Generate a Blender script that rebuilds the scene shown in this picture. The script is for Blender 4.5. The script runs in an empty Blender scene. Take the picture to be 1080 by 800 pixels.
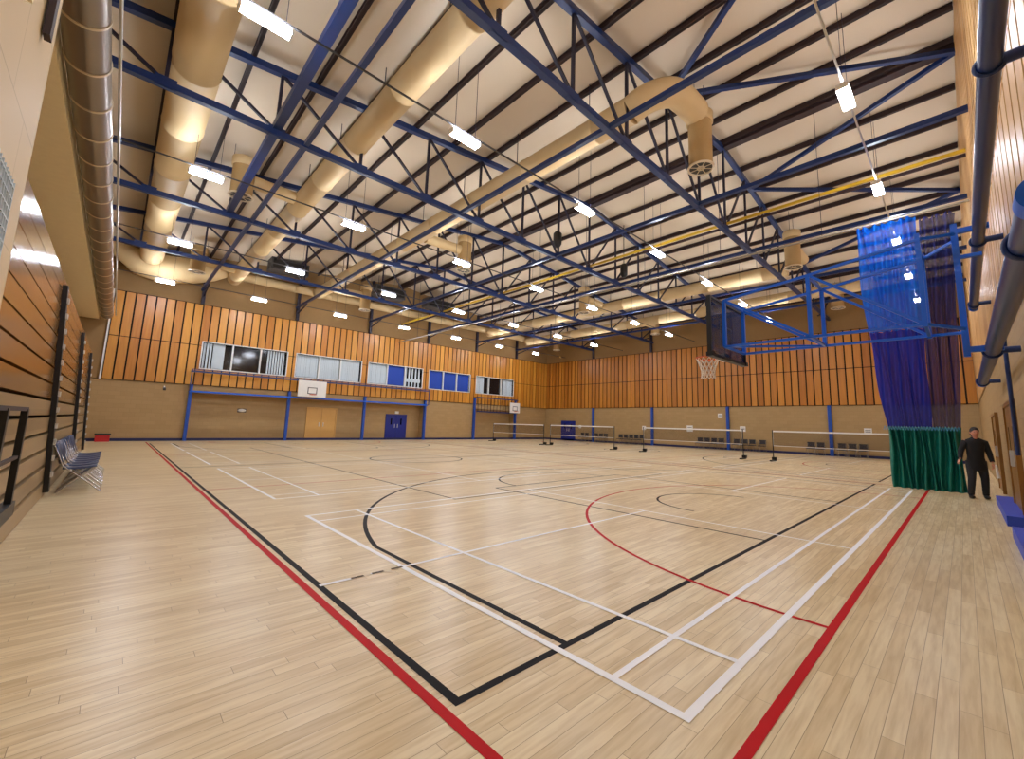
import bpy, math, random
from mathutils import Vector, Matrix
random.seed(7)
PI = math.pi
COL = bpy.context.scene.collection
V = Vector

# ---------------------------------------------------------------- helpers
class MB:
    """collects shapes, then links them as one mesh object"""
    def __init__(s): s.v = []; s.f = []; s.sm = []
    def add(s, vs, fs, smooth=False):
        n = len(s.v); s.v += [tuple(p) for p in vs]
        for f in fs: s.f.append(tuple(i + n for i in f)); s.sm.append(smooth)
        return s
    def box(s, x0, x1, y0, y1, z0, z1):
        x0, x1 = min(x0, x1), max(x0, x1); y0, y1 = min(y0, y1), max(y0, y1); z0, z1 = min(z0, z1), max(z0, z1)
        return s.add([(x0,y0,z0),(x1,y0,z0),(x1,y1,z0),(x0,y1,z0),(x0,y0,z1),(x1,y0,z1),(x1,y1,z1),(x0,y1,z1)],
                     [(0,3,2,1),(4,5,6,7),(0,1,5,4),(1,2,6,5),(2,3,7,6),(3,0,4,7)])
    def bar(s, a, b, w, h=None, up=(0,0,1)):
        h = w if h is None else h
        a = V(a); b = V(b); d = (b - a).normalized(); u = V(up)
        if abs(d.dot(u)) > .98: u = V((1,0,0))
        r = d.cross(u).normalized(); u = r.cross(d).normalized()
        vs = []
        for p in (a, b):
            for (i, j) in ((-1,-1),(1,-1),(1,1),(-1,1)): vs.append(p + r*(i*w/2) + u*(j*h/2))
        return s.add(vs, [(0,1,2,3),(7,6,5,4),(0,4,5,1),(1,5,6,2),(2,6,7,3),(3,7,4,0)])
    def ibeam(s, a, b, w, h, t=.02):
        a = V(a); b = V(b); o = V((0,0,h/2 - t/2))
        s.bar(a+o, b+o, w, t); s.bar(a-o, b-o, w, t); s.bar(a, b, t, h)
        return s
    def tube(s, pts, r, n=10, caps=True, radii=None):
        pts = [V(p) for p in pts]; m = len(pts); vs = []; prev = None
        for i, p in enumerate(pts):
            d = (pts[min(i+1, m-1)] - pts[max(i-1, 0)]).normalized()
            if prev is None:
                u = V((0,0,1)) if abs(d.z) < .9 else V((1,0,0))
                a = d.cross(u).normalized()
            else:
                a = (prev - d*prev.dot(d)).normalized()
            prev = a; b = d.cross(a); rr = radii[i] if radii else r
            for k in range(n):
                t = 2*PI*k/n; vs.append(p + a*(rr*math.cos(t)) + b*(rr*math.sin(t)))
        fs = []
        for i in range(m-1):
            for k in range(n):
                k2 = (k+1) % n; fs.append((i*n+k, i*n+k2, (i+1)*n+k2, (i+1)*n+k))
        s.add(vs, fs, True)
        if caps:
            s.add(vs[:n], [tuple(range(n-1, -1, -1))]); s.add(vs[-n:], [tuple(range(n))])
        return s
    def ring(s, c, R, r, n=28, m=8, axis='z'):
        pts = []
        c = V(c); vs = []
        for i in range(n):
            t = 2*PI*i/n
            d = V((math.cos(t), math.sin(t), 0)) if axis == 'z' else (V((math.cos(t), 0, math.sin(t))) if axis == 'y' else V((0, math.cos(t), math.sin(t))))
            ax = {'z': V((0,0,1)), 'y': V((0,1,0)), 'x': V((1,0,0))}[axis]
            for j in range(m):
                q = 2*PI*j/m; vs.append(c + d*(R + r*math.cos(q)) + ax*(r*math.sin(q)))
        fs = [(i*m+j, ((i+1)%n)*m+j, ((i+1)%n)*m+(j+1)%m, i*m+(j+1)%m) for i in range(n) for j in range(m)]
        return s.add(vs, fs, True)
    def disc(s, c, R, n=28):
        c = V(c); return s.add([c + V((R*math.cos(2*PI*i/n), R*math.sin(2*PI*i/n), 0)) for i in range(n)], [tuple(range(n))])
    def ball(s, c, rx, ry, rz, n=14, m=10):
        c = V(c); vs = []; fs = []
        for i in range(m+1):
            ph = PI*i/m
            for j in range(n):
                t = 2*PI*j/n; vs.append(c + V((rx*math.sin(ph)*math.cos(t), ry*math.sin(ph)*math.sin(t), rz*math.cos(ph))))
        for i in range(m):
            for j in range(n): fs.append((i*n+j, (i+1)*n+j, (i+1)*n+(j+1)%n, i*n+(j+1)%n))
        return s.add(vs, fs, True)
    def build(s, name, mat, parent=None, org=None):
        me = bpy.data.meshes.new(name)
        o0 = V(org) if org is not None else V((0,0,0))
        me.from_pydata([tuple(V(p) - o0) for p in s.v], [], s.f)
        me.polygons.foreach_set('use_smooth', s.sm)
        me.materials.append(mat); me.update()
        o = bpy.data.objects.new(name, me); COL.objects.link(o)
        if parent is not None: o.parent = parent
        if org is not None: o.location = org
        return o

def tag(o, label, cat, group=None, kind=None):
    o['label'] = label; o['category'] = cat
    if group: o['group'] = group
    if kind: o['kind'] = kind
    return o
def empty(name, loc=(0,0,0), rz=0):
    o = bpy.data.objects.new(name, None); o.empty_display_size = .2
    o.location = loc; o.rotation_euler = (0,0,rz); COL.objects.link(o); return o
def thing(name, label, cat, loc=(0,0,0), rz=0, group=None):
    return tag(empty(name, loc, rz), label, cat, group)
def kids(o): return [c for c in list(bpy.data.objects) if c.parent == o]
def copy_tree(o, parent=None):
    c = o.copy(); COL.objects.link(c)
    if parent is not None: c.parent = parent
    for ch in kids(o): copy_tree(ch, c)
    return c
def struct(o, cat='room'):
    o['kind'] = 'structure'; return o
ORD = ['first','second','third','fourth','fifth','sixth','seventh','eighth','ninth','tenth','eleventh','twelfth','thirteenth','fourteenth','fifteenth','sixteenth','seventeenth','eighteenth','nineteenth','twentieth','twenty-first','twenty-second','twenty-third','twenty-fourth']

# ---------------------------------------------------------------- materials
def lin(c):
    return tuple(((x/255)/12.92 if x/255 <= .04045 else ((x/255+.055)/1.055)**2.4) for x in c)
def mat(name, rgb, rough=.6, metal=0, noise=0, nscale=6, spec=None, bump=0, alpha=1, coat=0):
    m = bpy.data.materials.new(name); m.use_nodes = True
    nt = m.node_tree; b = nt.nodes['Principled BSDF']
    c = lin(rgb) + (1,)
    b.inputs['Base Color'].default_value = c; b.inputs['Roughness'].default_value = rough; b.inputs['Metallic'].default_value = metal
    if spec is not None: b.inputs['Specular IOR Level'].default_value = spec
    b.inputs['Coat Weight'].default_value = coat
    tc = nt.nodes.new('ShaderNodeTexCoord'); nz = nt.nodes.new('ShaderNodeTexNoise')
    nz.inputs['Scale'].default_value = nscale; nz.inputs['Detail'].default_value = 4
    nt.links.new(tc.outputs['Object'], nz.inputs['Vector'])
    k = noise if noise else .06
    mx = nt.nodes.new('ShaderNodeMix'); mx.data_type = 'RGBA'
    mx.inputs['A'].default_value = tuple(x*(1-k) for x in c[:3]) + (1,)
    mx.inputs['B'].default_value = tuple(min(1, x*(1+k)) for x in c[:3]) + (1,)
    nt.links.new(nz.outputs['Fac'], mx.inputs['Factor']); nt.links.new(mx.outputs['Result'], b.inputs['Base Color'])
    if bump:
        bp = nt.nodes.new('ShaderNodeBump'); bp.inputs['Strength'].default_value = bump
        nt.links.new(nz.outputs['Fac'], bp.inputs['Height']); nt.links.new(bp.outputs['Normal'], b.inputs['Normal'])
    if alpha < 1: b.inputs['Alpha'].default_value = alpha
    return m
def emis(name, rgb, strength):
    m = bpy.data.materials.new(name); m.use_nodes = True; nt = m.node_tree
    nt.nodes.remove(nt.nodes['Principled BSDF']); e = nt.nodes.new('ShaderNodeEmission')
    e.inputs['Color'].default_value = lin(rgb) + (1,); e.inputs['Strength'].default_value = strength
    nt.links.new(e.outputs[0], nt.nodes['Material Output'].inputs['Surface']); return m

def wood_floor():
    m = bpy.data.materials.new('sprung_floor_boards'); m.use_nodes = True; nt = m.node_tree; N = nt.nodes; L = nt.links
    b = N['Principled BSDF']
    tc = N.new('ShaderNodeTexCoord')
    br = N.new('ShaderNodeTexBrick'); br.offset = 0; br.offset_frequency = 2
    br.inputs['Scale'].default_value = 1; br.inputs['Brick Width'].default_value = 1.1; br.inputs['Row Height'].default_value = .09
    br.inputs['Mortar Size'].default_value = .0016; br.inputs['Mortar Smooth'].default_value = .3; br.inputs['Bias'].default_value = 0
    br.inputs['Color1'].default_value = (0,0,0,1); br.inputs['Color2'].default_value = (1,1,1,1); br.inputs['Mortar'].default_value = (.5,.5,.5,1)
    sx = N.new('ShaderNodeSeparateXYZ'); L.new(tc.outputs['Object'], sx.inputs[0])
    q1 = N.new('ShaderNodeMath'); q1.operation = 'DIVIDE'; q1.inputs[1].default_value = .09; L.new(sx.outputs['Y'], q1.inputs[0])
    q2 = N.new('ShaderNodeMath'); q2.operation = 'FLOOR'; L.new(q1.outputs[0], q2.inputs[0])
    q3 = N.new('ShaderNodeTexWhiteNoise'); q3.noise_dimensions = '1D'; L.new(q2.outputs[0], q3.inputs['W'])
    q4 = N.new('ShaderNodeMath'); q4.operation = 'MULTIPLY_ADD'; q4.inputs[1].default_value = 7.3; L.new(q3.outputs['Value'], q4.inputs[0]); L.new(sx.outputs['X'], q4.inputs[2])
    q5 = N.new('ShaderNodeCombineXYZ'); L.new(q4.outputs[0], q5.inputs['X']); L.new(sx.outputs['Y'], q5.inputs['Y'])
    L.new(q5.outputs[0], br.inputs['Vector'])
    rp = N.new('ShaderNodeValToRGB'); e = rp.color_ramp.elements
    e[0].position = 0; e[0].color = lin(FLOOR_A) + (1,); e[1].position = 1; e[1].color = lin(FLOOR_B) + (1,)
    e2 = e.new(.5); e2.color = lin(FLOOR_C) + (1,)
    L.new(br.outputs['Color'], rp.inputs['Fac'])
    mp = N.new('ShaderNodeMapping'); mp.inputs['Scale'].default_value = (.8, 9, 1); L.new(q5.outputs[0], mp.inputs['Vector'])
    gz = N.new('ShaderNodeTexNoise'); gz.inputs['Scale'].default_value = 3; gz.inputs['Detail'].default_value = 6; L.new(mp.outputs[0], gz.inputs['Vector'])
    mx = N.new('ShaderNodeMix'); mx.data_type = 'RGBA'; mx.blend_type = 'MULTIPLY'
    rg = N.new('ShaderNodeValToRGB'); rg.color_ramp.elements[0].position = .3; rg.color_ramp.elements[0].color = (.76,.68,.56,1)
    rg.color_ramp.elements[1].position = .6; rg.color_ramp.elements[1].color = (1,1,1,1)
    L.new(gz.outputs['Fac'], rg.inputs['Fac']); mx.inputs['Factor'].default_value = .75
    L.new(rp.outputs['Color'], mx.inputs['A']); L.new(rg.outputs['Color'], mx.inputs['B'])
    sp = N.new('ShaderNodeTexNoise'); sp.inputs['Scale'].default_value = .45; sp.inputs['Detail'].default_value = 3; L.new(tc.outputs['Object'], sp.inputs['Vector'])
    rs = N.new('ShaderNodeValToRGB'); rs.color_ramp.elements[0].position = .35; rs.color_ramp.elements[0].color = (.9,.86,.8,1)
    rs.color_ramp.elements[1].position = .65; rs.color_ramp.elements[1].color = (1,1,1,1); L.new(sp.outputs['Fac'], rs.inputs['Fac'])
    m2 = N.new('ShaderNodeMix'); m2.data_type = 'RGBA'; m2.blend_type = 'MULTIPLY'; m2.inputs['Factor'].default_value = .8
    L.new(mx.outputs['Result'], m2.inputs['A']); L.new(rs.outputs['Color'], m2.inputs['B'])
    m3 = N.new('ShaderNodeMix'); m3.data_type = 'RGBA'; L.new(br.outputs['Fac'], m3.inputs['Factor'])
    L.new(m2.outputs['Result'], m3.inputs['A']); m3.inputs['B'].default_value = lin((160,132,98)) + (1,)
    L.new(m3.outputs['Result'], b.inputs['Base Color'])
    b.inputs['Roughness'].default_value = .3; b.inputs['Specular IOR Level'].default_value = .3
    bp = N.new('ShaderNodeBump'); bp.inputs['Strength'].default_value = .12; bp.inputs['Distance'].default_value = .01
    L.new(gz.outputs['Fac'], bp.inputs['Height']); L.new(bp.outputs['Normal'], b.inputs['Normal'])
    return m
FLOOR_A, FLOOR_B, FLOOR_C = (222,200,156), (240,223,184), (232,212,170)

def board_mat(name, a, c, scale, rough=.4, axis='x'):
    """timber whose tint changes from board to board"""
    m = bpy.data.materials.new(name); m.use_nodes = True; nt = m.node_tree; N = nt.nodes; L = nt.links
    b = N['Principled BSDF']; tc = N.new('ShaderNodeTexCoord')
    sx = N.new('ShaderNodeSeparateXYZ'); L.new(tc.outputs['Object'], sx.inputs[0])
    mu = N.new('ShaderNodeMath'); mu.operation = 'MULTIPLY'; mu.inputs[1].default_value = scale
    L.new(sx.outputs['XYZ'.index(axis.upper())], mu.inputs[0])
    fl = N.new('ShaderNodeMath'); fl.operation = 'FLOOR'; L.new(mu.outputs[0], fl.inputs[0])
    wn = N.new('ShaderNodeTexWhiteNoise'); wn.noise_dimensions = '1D'; L.new(fl.outputs[0], wn.inputs['W'])
    mp = N.new('ShaderNodeMapping'); mp.inputs['Scale'].default_value = (6,6,.5) if axis != 'z' else (6,.5,6)
    L.new(tc.outputs['Object'], mp.inputs['Vector'])
    nz = N.new('ShaderNodeTexNoise'); nz.inputs['Scale'].default_value = 1.6; nz.inputs['Detail'].default_value = 5; L.new(mp.outputs[0], nz.inputs['Vector'])
    ad = N.new('ShaderNodeMath'); ad.operation = 'ADD'; L.new(wn.outputs['Value'], ad.inputs[0]); L.new(nz.outputs['Fac'], ad.inputs[1])
    dv = N.new('ShaderNodeMath'); dv.operation = 'MULTIPLY'; dv.inputs[1].default_value = .5; L.new(ad.outputs[0], dv.inputs[0])
    rp = N.new('ShaderNodeValToRGB'); rp.color_ramp.elements[0].position = .15; rp.color_ramp.elements[0].color = lin(a)+(1,)
    rp.color_ramp.elements[1].position = .85; rp.color_ramp.elements[1].color = lin(c)+(1,)
    L.new(dv.outputs[0], rp.inputs['Fac']); L.new(rp.outputs['Color'], b.inputs['Base Color'])
    b.inputs['Roughness'].default_value = rough
    return m

def block_mat(name, a, c, mortar, axis='x', bw=.45, bh=.225):
    m = bpy.data.materials.new(name); m.use_nodes = True; nt = m.node_tree; N = nt.nodes; L = nt.links
    b = N['Principled BSDF']; tc = N.new('ShaderNodeTexCoord')
    sx = N.new('ShaderNodeSeparateXYZ'); L.new(tc.outputs['Object'], sx.inputs[0])
    cb = N.new('ShaderNodeCombineXYZ'); L.new(sx.outputs['XYZ'.index(axis.upper())], cb.inputs['X']); L.new(sx.outputs['Z'], cb.inputs['Y'])
    br = N.new('ShaderNodeTexBrick'); br.inputs['Scale'].default_value = 1; br.inputs['Brick Width'].default_value = bw; br.inputs['Row Height'].default_value = bh
    br.inputs['Mortar Size'].default_value = .006; br.inputs['Mortar Smooth'].default_value = .4
    br.inputs['Color1'].default_value = lin(a)+(1,); br.inputs['Color2'].default_value = lin(c)+(1,); br.inputs['Mortar'].default_value = lin(mortar)+(1,)
    L.new(cb.outputs[0], br.inputs['Vector']); L.new(br.outputs['Color'], b.inputs['Base Color'])
    b.inputs['Roughness'].default_value = .6
    return m

M = {}
M['floor'] = wood_floor()
M['line_black'] = mat('black_line_paint', (22,18,18), .55, spec=.08)
M['line_white'] = mat('white_line_paint', (252,253,255), .5, spec=.2, noise=.02)
M['line_red'] = mat('red_line_paint', (190,14,18), .55, spec=.1)
M['line_thin'] = mat('dark_green_line_paint', (95,80,60), .55, spec=.1)
M['ceil'] = mat('beige_roof_liner', (216,200,176), .75, noise=.04, nscale=.8)
M['purlin'] = mat('dark_brown_steel', (52,34,34), .6)
M['blue'] = mat('navy_blue_steel', (16,44,98), .4, noise=.1)
M['web'] = mat('shaded_web_and_dark_steel', (30,26,48), .5)  # truss webs: chord navy with shade put into the colour; dark steel elsewhere
M['bright'] = mat('bright_blue_steel', (14,96,214), .35)
M['tube'] = mat('deep_blue_tube', (38,56,108), .3)
M['duct'] = mat('tan_painted_duct', (212,184,136), .62, noise=.05, nscale=2)
M['drum'] = mat('perforated_tan_drum', (178,146,96), .7, noise=.1, nscale=30)
M['galv'] = mat('galvanised_duct', (150,140,130), .32, metal=.75, noise=.06, nscale=2)
M['seam'] = mat('pale_seam_band', (225,210,185), .4, metal=.3)
M['alu'] = mat('pale_aluminium', (205,205,200), .35, metal=.4)
M['track'] = mat('dull_track_metal', (150,140,126), .5, metal=.2)
M['yellow'] = mat('yellow_paint', (196,158,34), .5)
M['grey'] = mat('dark_grey_steel', (70,68,70), .5)
M['black'] = mat('black_metal', (18,17,18), .45)
M['dark'] = mat('dark_backing', (26,14,8), .9)
M['panel_x'] = board_mat('honey_timber_boards', (178,108,26), (224,160,62), 1/.43, .38, 'x')
M['panel_y'] = board_mat('amber_timber_boards', (164,98,24), (208,140,48), 1/.45, .38, 'y')
M['panel_r'] = board_mat('pale_timber_boards', (196,142,84), (230,186,124), 1/.56, .4, 'x')
M['block_x'] = block_mat('tan_blockwork', (172,140,92), (178,146,98), (160,130,86), 'x')
M['block_y'] = block_mat('tan_blockwork_end', (172,142,94), (178,148,100), (160,132,88), 'y')
M['upper'] = mat('brown_upper_wall', (150,118,74), .8)
M['cream'] = block_mat('cream_blockwork', (206,180,132), (210,184,138), (180,154,110), 'y', .9, .9)
M['soffit'] = mat('tan_soffit_board', (250,234,196), .7)
M['skirt'] = mat('dark_blue_skirting', (26,30,80), .4)
M['column'] = mat('column_blue', (22,74,168), .45)
M['kerb'] = mat('royal_blue_padding', (36,70,190), .45)
M['bench_hi'] = board_mat('varnished_bench_boards', (116,80,42), (158,110,54), 3.3, .16, 'z')
M['bench_lo'] = board_mat('worn_plywood_boards', (140,114,76), (168,140,98), 3.3, .35, 'z')
M['glass'] = mat('dark_glass', (14,15,18), .08)
M['frame'] = mat('white_window_frame', (228,228,224), .4)
M['blind_w'] = mat('pale_vertical_blind', (196,208,214), .6)
M['blind_b'] = mat('blue_roller_blind', (22,66,168), .6)
M['door_tan'] = mat('tan_door', (212,164,92), .4)
M['door_blue'] = mat('blue_door', (22,38,130), .4)
M['door_brown'] = mat('brown_door', (142,98,42), .4, noise=.12, nscale=3)
M['white'] = mat('white_plastic', (235,233,228), .45)
M['orange'] = mat('orange_rim', (220,96,30), .4)
M['net'] = mat('white_cord', (236,226,214), .6)
M['smoke'] = mat('dark_clear_board', (36,52,84), .15, alpha=.6)
M['net_dark'] = mat('brown_netting', (70,56,44), .8, alpha=.16)
M['seat'] = mat('slate_blue_plastic', (38,54,90), .4)
M['seat_dark'] = mat('dark_chair_plastic', (46,42,46), .5)
M['chrome'] = mat('chrome_tube', (200,200,205), .2, metal=.9)
M['red'] = mat('red_plastic', (190,28,30), .45)
M['green'] = mat('green_curtain_cloth', (6,112,98), .5, noise=.25, nscale=3)
M['coat'] = mat('black_cloth', (20,20,23), .8)
M['trousers'] = mat('charcoal_cloth', (32,32,36), .8)
M['skin'] = mat('skin', (205,140,112), .5)
M['hair'] = mat('dark_hair', (34,26,24), .6)
M['lace'] = mat('pale_blue_cord', (90,160,200), .6)
M['lamp'] = emis('lit_lamp', (236,242,255), 150)
def sheer(name, rgb, op):
    m = bpy.data.materials.new(name); m.use_nodes = True; nt = m.node_tree; N = nt.nodes; L = nt.links
    N.remove(N['Principled BSDF'])
    d = N.new('ShaderNodeBsdfDiffuse'); d.inputs[0].default_value = lin(rgb)+(1,)
    tl = N.new('ShaderNodeBsdfTranslucent'); tl.inputs[0].default_value = lin(rgb)+(1,)
    tr = N.new('ShaderNodeBsdfTransparent'); a = N.new('ShaderNodeMixShader'); b = N.new('ShaderNodeMixShader')
    a.inputs[0].default_value = .45; L.new(d.outputs[0], a.inputs[1]); L.new(tl.outputs[0], a.inputs[2])
    b.inputs[0].default_value = op; L.new(tr.outputs[0], b.inputs[1]); L.new(a.outputs[0], b.inputs[2])
    L.new(b.outputs[0], N['Material Output'].inputs['Surface']); return m
M['sheer_blue'] = sheer('blue_netting', (16,112,225), .8)
M['sheer_dark'] = sheer('dark_violet_netting', (46,54,120), .82)
M['sheer_blue_shaded'] = sheer('shaded_blue_netting', (30,54,170), .93)  # the blue netting again, darkened for light falling off below the lamps

# ---------------------------------------------------------------- room dimensions
X0, X1, Y0, Y1 = -3.4, 32.3, -2.7, 30.4
RX = 14.45
def roof(x): return 12.80 - .117*abs(x - RX)          # underside of the roof lining
def topc(x): return roof(x) - .27                      # centre line of a top chord
BZ = 9.13                                              # centre line of a bottom chord
TY = [23.8, 17.2, 10.52, 3.88]
PX = [1.6, 6.85, 12.05, 17.25, 22.45, 27.6]            # posts of the window wall
PY = [23.8, 17.3, 10.8, 4.2]                           # pilasters of the end wall
HB, HT, HJ = 3.3, 8.27, 5.72

# ---------------------------------------------------------------- floor and markings
fl = struct(MB().add([(X0-1,Y0-1,0),(X1+.5,Y0-1,0),(X1+.5,Y1+1.5,0),(X0-1,Y1+1.5,0),(X0-1,Y0-1,-.2),(X1+.5,Y0-1,-.2),(X1+.5,Y1+1.5,-.2),(X0-1,Y1+1.5,-.2)],
     [(0,1,2,3),(7,6,5,4),(0,4,5,1),(1,5,6,2),(2,6,7,3),(3,7,4,0)]).build('floor', M['floor']))
LIFT = [0]
def ln(mb, a, b, w, z):
    LIFT[0] = (LIFT[0]+1) % 24; z += LIFT[0]*.00003
    a = V((*a, z)); b = V((*b, z)); d = (b-a).normalized(); n = V((-d.y, d.x, 0))*(w/2)
    mb.add([a-n, b-n, b+n, a+n], [(0,1,2,3)])
def arc(mb, c, r, a0, a1, w, z, n=48):
    LIFT[0] = (LIFT[0]+1) % 24; z += LIFT[0]*.00003
    vs = []
    for i in range(n+1):
        t = math.radians(a0 + (a1-a0)*i/n)
        for q in (r-w/2, r+w/2): vs.append((c[0]+q*math.cos(t), c[1]+q*math.sin(t), z))
    mb.add(vs, [(2*i, 2*i+1, 2*i+3, 2*i+2) for i in range(n)])
def rect(mb, x0, y0, x1, y1, w, z):
    h = w/2
    ln(mb, (x0-h,y0), (x1+h,y0), w, z); ln(mb, (x0-h,y1), (x1+h,y1), w, z); ln(mb, (x0,y0), (x0,y1), w, z); ln(mb, (x1,y0), (x1,y1), w, z)
def basketball(x, z, y0=0.0, y1=27.6):
    mb = MB(); w = .055
    rect(mb, x, y0, x+15, y1, w, z)
    cx = x + 7.5
    a = math.degrees(math.acos(6.6/6.75))
    for (yb, s) in ((y0, 1), (y1, -1)):
        cy = yb + s*1.575; ys = cy + s*6.75*math.sin(math.radians(a))
        for xs in (x+.9, x+14.1): ln(mb, (xs, yb), (xs, ys), w, z)
        arc(mb, (cx, cy), 6.75, s*a, s*(180-a), w, z, 72)
        for xs in (cx-2.45, cx+2.45): ln(mb, (xs, yb), (xs, yb+s*5.8), .045, z)
        ln(mb, (cx-2.45, yb+s*5.8), (cx+2.45, yb+s*5.8), .045, z)
        arc(mb, (cx, yb+s*5.8), 1.8, 0, s*180, .045, z); arc(mb, (cx, cy), 1.25, 0, s*180, .045, z)
    ln(mb, (x, (y0+y1)/2), (x+15, (y0+y1)/2), w, z); arc(mb, (cx, (y0+y1)/2), 1.8, 0, 360, w, z)
    return mb
def badminton(mb, x, y, z):
    w = .045
    rect(mb, x, y, x+13.4, y+6.1, w+.01, z)
    for q in (.46, 5.64): ln(mb, (x, y+q), (x+13.4, y+q), w, z)
    for q in (.76, 4.72, 8.68, 12.64): ln(mb, (x+q, y), (x+q, y+6.1), w, z)
    ln(mb, (x, y+3.05), (x+4.72, y+3.05), w, z); ln(mb, (x+8.68, y+3.05), (x+13.4, y+3.05), w, z)
def netball(x, z):
    mb = MB(); w = .06; y0, y1 = -1.2, 28.9
    rect(mb, x, y0, x+15.2, y1, w, z)
    arc(mb, (x+7.6, y0), 4.9, 0, 180, .045, z, 60); arc(mb, (x+7.6, y1), 4.9, 180, 360, .045, z, 60)
    for q in (1/3, 2/3): ln(mb, (x, y0+(y1-y0)*q), (x+15.2, y0+(y1-y0)*q), .04, z)
    return mb
for xx in (0, 15.9):
    basketball(xx, .0012).build('basketball_marking', M['line_black'], fl)
    netball(xx-.1, .0022).build('netball_marking', M['line_red'], fl)
b = MB()
YB = [-.9, 7.0, 14.4, 21.3]
for xx in (.8, 15.8):
    for yy in YB: badminton(b, xx, yy, .0032)
ln(b, (0, 2.15), (.25, 2.15), .05, .0034)
for k in range(2): ln(b, (.25+.22*k, 2.15), (.34+.22*k, 2.15), .045, .0034)
b.build('badminton_marking', M['line_white'], fl)
b = MB()
rect(b, 3.45, 5.1, 11.5, 22.8, .045, .0006)
for k in range(3): ln(b, (.28+.2*k, 2.15), (.4+.2*k, 2.15), .04, .0036)
ln(b, (17, 5.1), (30.5, 5.1), .04, .0006); ln(b, (17, 22.8), (30.5, 22.8), .04, .0006)
b.build('handball_marking', M['line_thin'], fl)

# ---------------------------------------------------------------- walls
def battens(mb, u0, u1, z0, z1, place, step=.45, gap=.08):
    n = round((u1-u0)/step); st = (u1-u0)/n
    for k in range(n): place(mb, u0+k*st+gap/2, u0+(k+1)*st-gap/2, z0, z1)

# far wall with the windows (along x at Y1)
ww = MB()
REC = [(PX[0], PX[3]), (PX[4], PX[5])]; RZ = 2.86; RD = .7
xs = X0
for (a, c) in REC:
    ww.box(xs, a, Y1, Y1+.25, 0, HB+.05); ww.box(a, c, Y1, Y1+RD, RZ, HB+.05); ww.box(a, c, Y1+RD, Y1+RD+.2, 0, RZ+.2); ww.box(a-.01, a, Y1+.2, Y1+RD, 0, RZ); ww.box(c, c+.01, Y1+.2, Y1+RD, 0, RZ)
    xs = c
ww.box(xs, X1, Y1, Y1+.25, 0, HB+.05)
wall_far = struct(ww.build('wall_far', M['block_x']))
u = MB(); u.add([(X0,Y1,HT),(X1,Y1,HT),(X1,Y1,roof(X1)+.1),(RX,Y1,roof(RX)+.1),(X0,Y1,roof(X0)+.1),(X0,Y1+.25,HT),(X1,Y1+.25,HT),(X1,Y1+.25,roof(X1)+.1),(RX,Y1+.25,roof(RX)+.1),(X0,Y1+.25,roof(X0)+.1)],
    [(0,1,2,3,4),(9,8,7,6,5),(0,5,6,1)]); u.build('upper_wall', M['upper'], wall_far)
MB().box(X0, -2.28, Y1, Y1+.25, HB, HT).build('side_wall_strip', M['upper'], wall_far)
WIN = [(1.9, 6.5), (7.1, 11.6), (12.2, 16.85), (17.55, 21.85), (22.6, 27.3)]
WZ0, WZ1 = 4.36, 5.95
bk = MB(); bd = MB(); PL = -2.2
fy = Y1 - .05
pieces = [(PL, X1, HB, WZ0), (PL, X1, WZ1, HT)]
cur = PL
for (a, c) in WIN: pieces.append((cur, a, WZ0, WZ1)); cur = c
pieces.append((cur, X1, WZ0, WZ1))
for (a, c, z0, z1) in pieces:
    bk.box(a, c, fy, Y1+.2, z0, z1)
N0 = round((X1-PL)/.43); ST = (X1-PL)/N0
for k in range(N0):
    a, c = PL+k*ST+.036, PL+(k+1)*ST-.036
    for (z0, z1) in ((HB+.03, WZ0-.05), (WZ0-.05, WZ1+.05), (WZ1+.05, HT-.04)):
        cs = [(a, c)]
        if z0 == WZ0-.05:
            for (wa, wc) in WIN:
                nc = []
                for (p, q) in cs:
                    if q <= wa-.06 or p >= wc+.06: nc.append((p, q))
                    else:
                        if p < wa-.06: nc.append((p, wa-.06))
                        if q > wc+.06: nc.append((wc+.06, q))
                cs = nc
        for (p, q) in cs:
            if q-p < .03: continue
            inwin = any(p < wc and q > wa for (wa, wc) in WIN)
            if z0 < HJ < z1 and z0 == WZ0-.05:
                bd.box(p, q, fy-.035, fy, z0+.0, HJ-.02); bd.box(p, q, fy-.035, fy, HJ+.02, z1)
            else: bd.box(p, q, fy-.035, fy, z0, z1)
bk.build('panel_backing', M['dark'], wall_far); bd.build('timber_panelling', M['panel_x'], wall_far)
MB().box(PL-.08, PL-.02, fy-.06, Y1, HB, HT).build('edge_trim', M['white'], wall_far)
MB().box(X0, X1, Y1-.045, Y1, 0, .16).build('trim_4', M['skirt'])['kind'] = 'structure'

# end wall (along y at X1)
we = MB().box(X1, X1+.25, Y0, Y1, 0, HB+.05)
wall_end = struct(we.build('wall_end', M['block_y']))
MB().box(X1, X1+.25, Y0, Y1, HT, roof(X1)+.15).build('upper_wall', M['upper'], wall_end)
MB().box(X1-.05, X1+.2, Y0, Y1, HB, HT).build('panel_backing', M['dark'], wall_end)
b = MB()
for (z0, z1) in ((HB+.03, HJ-.025), (HJ+.025, HT-.04)):
    battens(b, Y0, Y1-.1, z0, z1, lambda mb, p, q, a, c: mb.box(X1-.085, X1-.05, p, q, a, c))
b.build('timber_panelling', M['panel_y'], wall_end)
MB().box(X1-.045, X1, Y0, Y1-.05, 0, .16).build('trim_3', M['skirt'])['kind'] = 'structure'

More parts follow.
